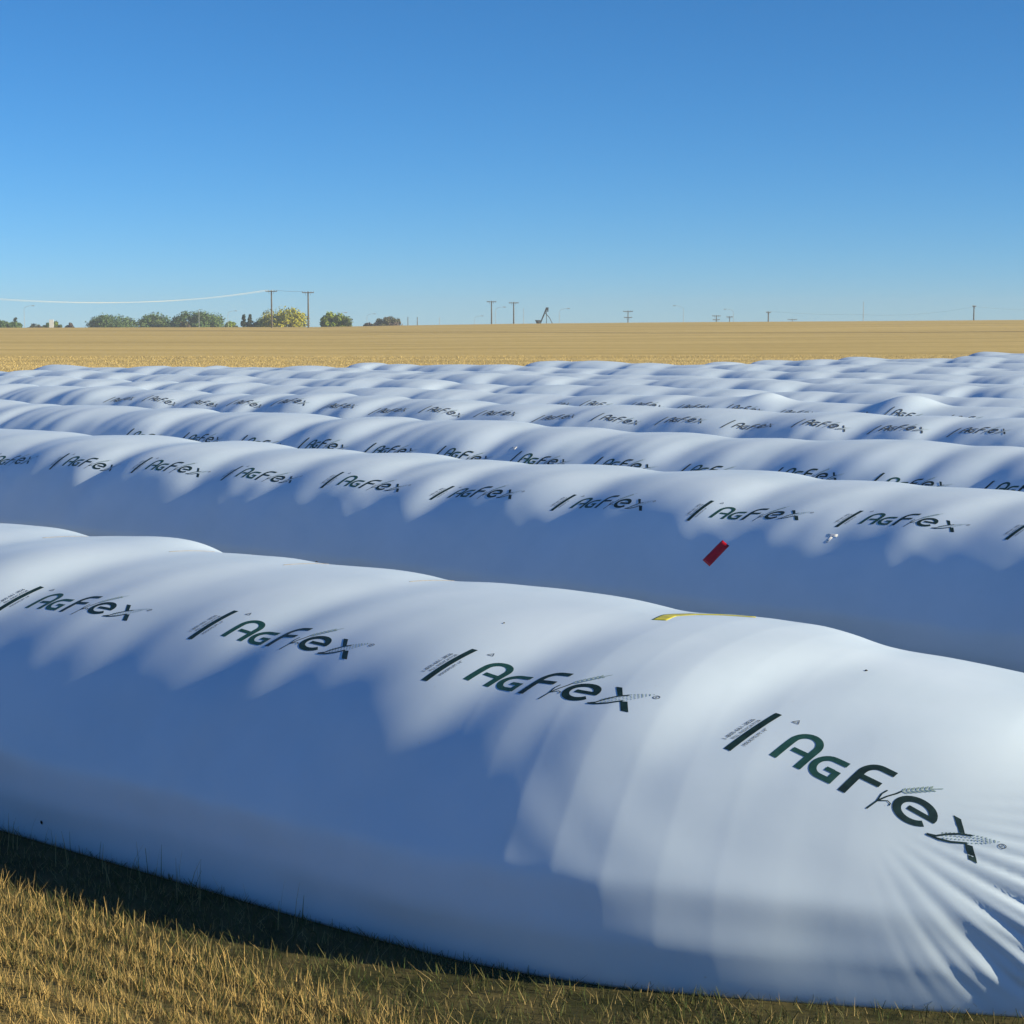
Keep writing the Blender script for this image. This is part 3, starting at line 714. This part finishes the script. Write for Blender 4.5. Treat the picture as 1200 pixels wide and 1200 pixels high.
# ------------------------------------------------------------------ trees
BARK = noise_mat('bark', (0.06, 0.045, 0.035), (0.12, 0.10, 0.08), 4, 0.95)
def leafm(name, c1, c2):
    m = noise_mat(name, c1, c2, 0.5, 0.75, detail=3, spec=.2); return m
DK = [leafm('leaf_dark', (0.065, 0.125, 0.05), (0.12, 0.19, 0.06)), leafm('leaf_dark_b', (0.09, 0.155, 0.055), (0.14, 0.20, 0.08))]
YL = [leafm('leaf_yellowgreen', (0.30, 0.31, 0.025), (0.44, 0.40, 0.035)), leafm('leaf_yellow_b', (0.30, 0.28, 0.03), (0.18, 0.22, 0.025))]
GN = [leafm('leaf_green', (0.16, 0.25, 0.03), (0.27, 0.33, 0.04)), leafm('leaf_green_b', (0.11, 0.14, 0.03), (0.06, 0.09, 0.025))]
CO = [leafm('needle', (0.030, 0.05, 0.030), (0.05, 0.075, 0.045))]
PU = [leafm('twig_purple', (0.12, 0.09, 0.085), (0.18, 0.14, 0.12)), leafm('twig_green', (0.08, 0.09, 0.05), (0.12, 0.12, 0.07))]
def tree(x0, x1, ytop, depth, mats, label, seed, name='tree', cat='tree', nclump=34, nleaf=120, leaf=0.66, group=None, cone=False, stems=3):
    rn = random.Random(seed); xm = (x0 + x1) / 2
    X, Y, Z = at(xm, ytop, depth); g = gz(X, Y); H_ = Z - g; Wd = (x1 - x0) / F * far_d(depth)
    e = empty(name, (X, Y, g)); tag(e, label, cat, group)
    tr = []; cl = []
    nclump = int(nclump * 1.6)
    for i in range(nclump):
        if cone:
            t = rn.random() ** 1.4; w = (1 - t) * .62 * Wd * rn.uniform(.3, 1) + .12; a = rn.uniform(0, 6.283)
            cl.append((w * math.cos(a) * .8, w * math.sin(a) * .8, H_ * (.10 + .86 * t), max(.25, Wd * .26 * (1.15 - t))))
        else:
            u = rn.uniform(-1, 1); a = rn.uniform(-1, 1); rad = math.sqrt(max(0, 1 - u * u)) ** .7
            top_ = H_ * (0.60 + .40 * rad) * rn.uniform(.8, 1.0)
            zc_ = rn.uniform(.22, 1.0) * top_ - .10 * H_
            cl.append((u * Wd * .42, a * Wd * .36 * max(.3, rad), max(.12 * H_, zc_), min(Wd * .19, H_ * .30) * rn.uniform(.7, 1.2)))
    mesh_trunk = []
    base_h = H_ * (.9 if cone else .5)
    for k in range(1 if cone else stems):
        bx = 0 if cone else rn.uniform(-.18, .18) * Wd
        tx = 0 if cone else bx * 1.6
        mesh_trunk.append(tube([(bx * .5, 0, -.3), (bx, 0, base_h * .4), (tx, 0, base_h)], [.035 * H_ + .05, .028 * H_ + .03, .01 * H_], 7))
        for q in range(4):
            c = cl[rn.randrange(len(cl))]
            mesh_trunk.append(tube([(bx, 0, base_h * .4), ((bx + c[0]) / 2, c[1] / 2, (base_h * .4 + c[2]) / 2 + .2), c[:3]], [.02 * H_, .013 * H_, .004 * H_], 5))
    mesh_obj('trunk', *join(mesh_trunk), BARK, e)
    V = []; Fc = []; MI = []
    for (cx, cy, cz, r) in cl:
        mi = rn.randrange(len(mats))
        for j in range(nleaf):
            v = Vector((rn.gauss(0, 1), rn.gauss(0, 1), rn.gauss(0, 1))).normalized() * r * rn.uniform(.55, 1.12)
            p = Vector((cx, cy, cz)) + Vector((v.x, v.y, v.z * .85))
            nrm = (v.normalized() + Vector((rn.uniform(-.8, .8), rn.uniform(-.8, .8), rn.uniform(-.5, .9)))).normalized()
            t1 = nrm.orthogonal().normalized(); t2 = nrm.cross(t1); sz = leaf * rn.uniform(.6, 1.3); o = len(V)
            rot = rn.uniform(0, 3.14); u1 = t1 * math.cos(rot) + t2 * math.sin(rot); u2 = nrm.cross(u1)
            V += [p - u1 * sz * .5, p + u2 * sz * .28, p + u1 * sz * .5, p - u2 * sz * .28]
            Fc.append((o, o + 1, o + 2, o + 3)); MI.append(mi)
    c = mesh_obj('crown', V, Fc, mats, e); c.data.polygons.foreach_set('material_index', MI)
TG = 'trees beyond the field crest'
T = [(-14, 8, 373, 390, DK, 'dark round tree cut by the left edge of the view', 31, {}),
     (9, 24, 375.5, 385, DK, 'low dark bush between the edge tree and small conifer', 32, dict(name='bush', cat='bush')),
     (14, 22, 371.5, 386, CO, 'small pointed conifer near the left edge', 33, dict(name='conifer', cone=True, nclump=22)),
     (28, 50, 380, 400, PU, 'very low brownish bush left of the white board', 34, dict(name='bush', cat='bush', nclump=14)),
     (50, 60, 376, 395, DK, 'small dark bush directly behind the white board', 35, dict(name='bush', cat='bush', nclump=12)),
     (61, 72, 375.5, 395, GN, 'small pale green bush right of the white board', 36, dict(name='bush', cat='bush', nclump=12)),
     (77, 87, 376, 400, PU, 'small brownish bush left of the broad dark tree', 37, dict(name='bush', cat='bush', nclump=12)),
     (102, 162, 368, 400, DK, 'broad low dark tree, leftmost of the three dark clumps', 38, dict(nclump=46)),
     (162, 197, 366.5, 390, DK, 'smaller bushy dark tree, middle of the three dark clumps', 39, dict(nclump=36)),
     (198, 262, 363, 385, DK, 'largest dark tree with uneven crown, rightmost of the three dark clumps', 40, dict(nclump=56)),
     (211, 223, 376, 350, PU, 'small pale brownish bush in front of the largest dark tree', 41, dict(name='bush', cat='bush', nclump=12)),
     (262, 277, 376, 390, GN, 'low green bush right of the largest dark tree', 42, dict(name='bush', cat='bush', nclump=14)),
     (281.5, 289.5, 368, 350, CO, 'narrow dark conifer, left of the close pair', 43, dict(name='conifer', cone=True, nclump=22, nleaf=34)),
     (288.5, 297, 368.5, 350, CO, 'narrow dark conifer, right of the close pair', 44, dict(name='conifer', cone=True, nclump=22, nleaf=34)),
     (298, 318, 372, 350, DK, 'grey green bush against the left side of the yellow tree', 45, dict(name='bush', cat='bush', nclump=16)),
     (305, 358, 361, 340, YL, 'large yellow green autumn tree behind the tall pole', 46, dict(nclump=60, nleaf=60)),
     (377, 411, 367, 330, GN, 'small bright green rounded tree right of the second tall pole', 47, dict(nclump=34)),
     (425, 443, 378, 380, PU, 'very low brownish scrub left of the purplish bush', 48, dict(name='bush', cat='bush', nclump=12)),
     (440, 470, 372, 370, PU, 'purplish brown bush with a taller tuft at its right', 49, dict(name='bush', cat='bush', nclump=24))]
for x0, x1, yt, dp, mt, lab, sd, kw_ in T:
    tree(x0, x1, yt, dp, mt, lab, sd, group=TG if kw_.get('cat') != 'bush' else 'bushes beyond the field crest', **kw_)

# ------------------------------------------------------------------ thin air haze
hm = bpy.data.materials.new('thin_haze'); hm.use_nodes = True; hn = hm.node_tree
for q in list(hn.nodes): hn.nodes.remove(q)
ho = hn.nodes.new('ShaderNodeOutputMaterial'); pv = hn.nodes.new('ShaderNodeVolumePrincipled')
pv.inputs['Color'].default_value = (0.80, 0.90, 1.0, 1); pv.inputs['Density'].default_value = 0.0004; pv.inputs['Anisotropy'].default_value = 0.1
hn.links.new(pv.outputs[0], ho.inputs['Volume'])
V_, F_ = box((0, 0, 4.5), (1520, 1520, 17.2))
hz_ = mesh_obj('haze', V_, F_, hm); tag(hz_, kind='stuff')
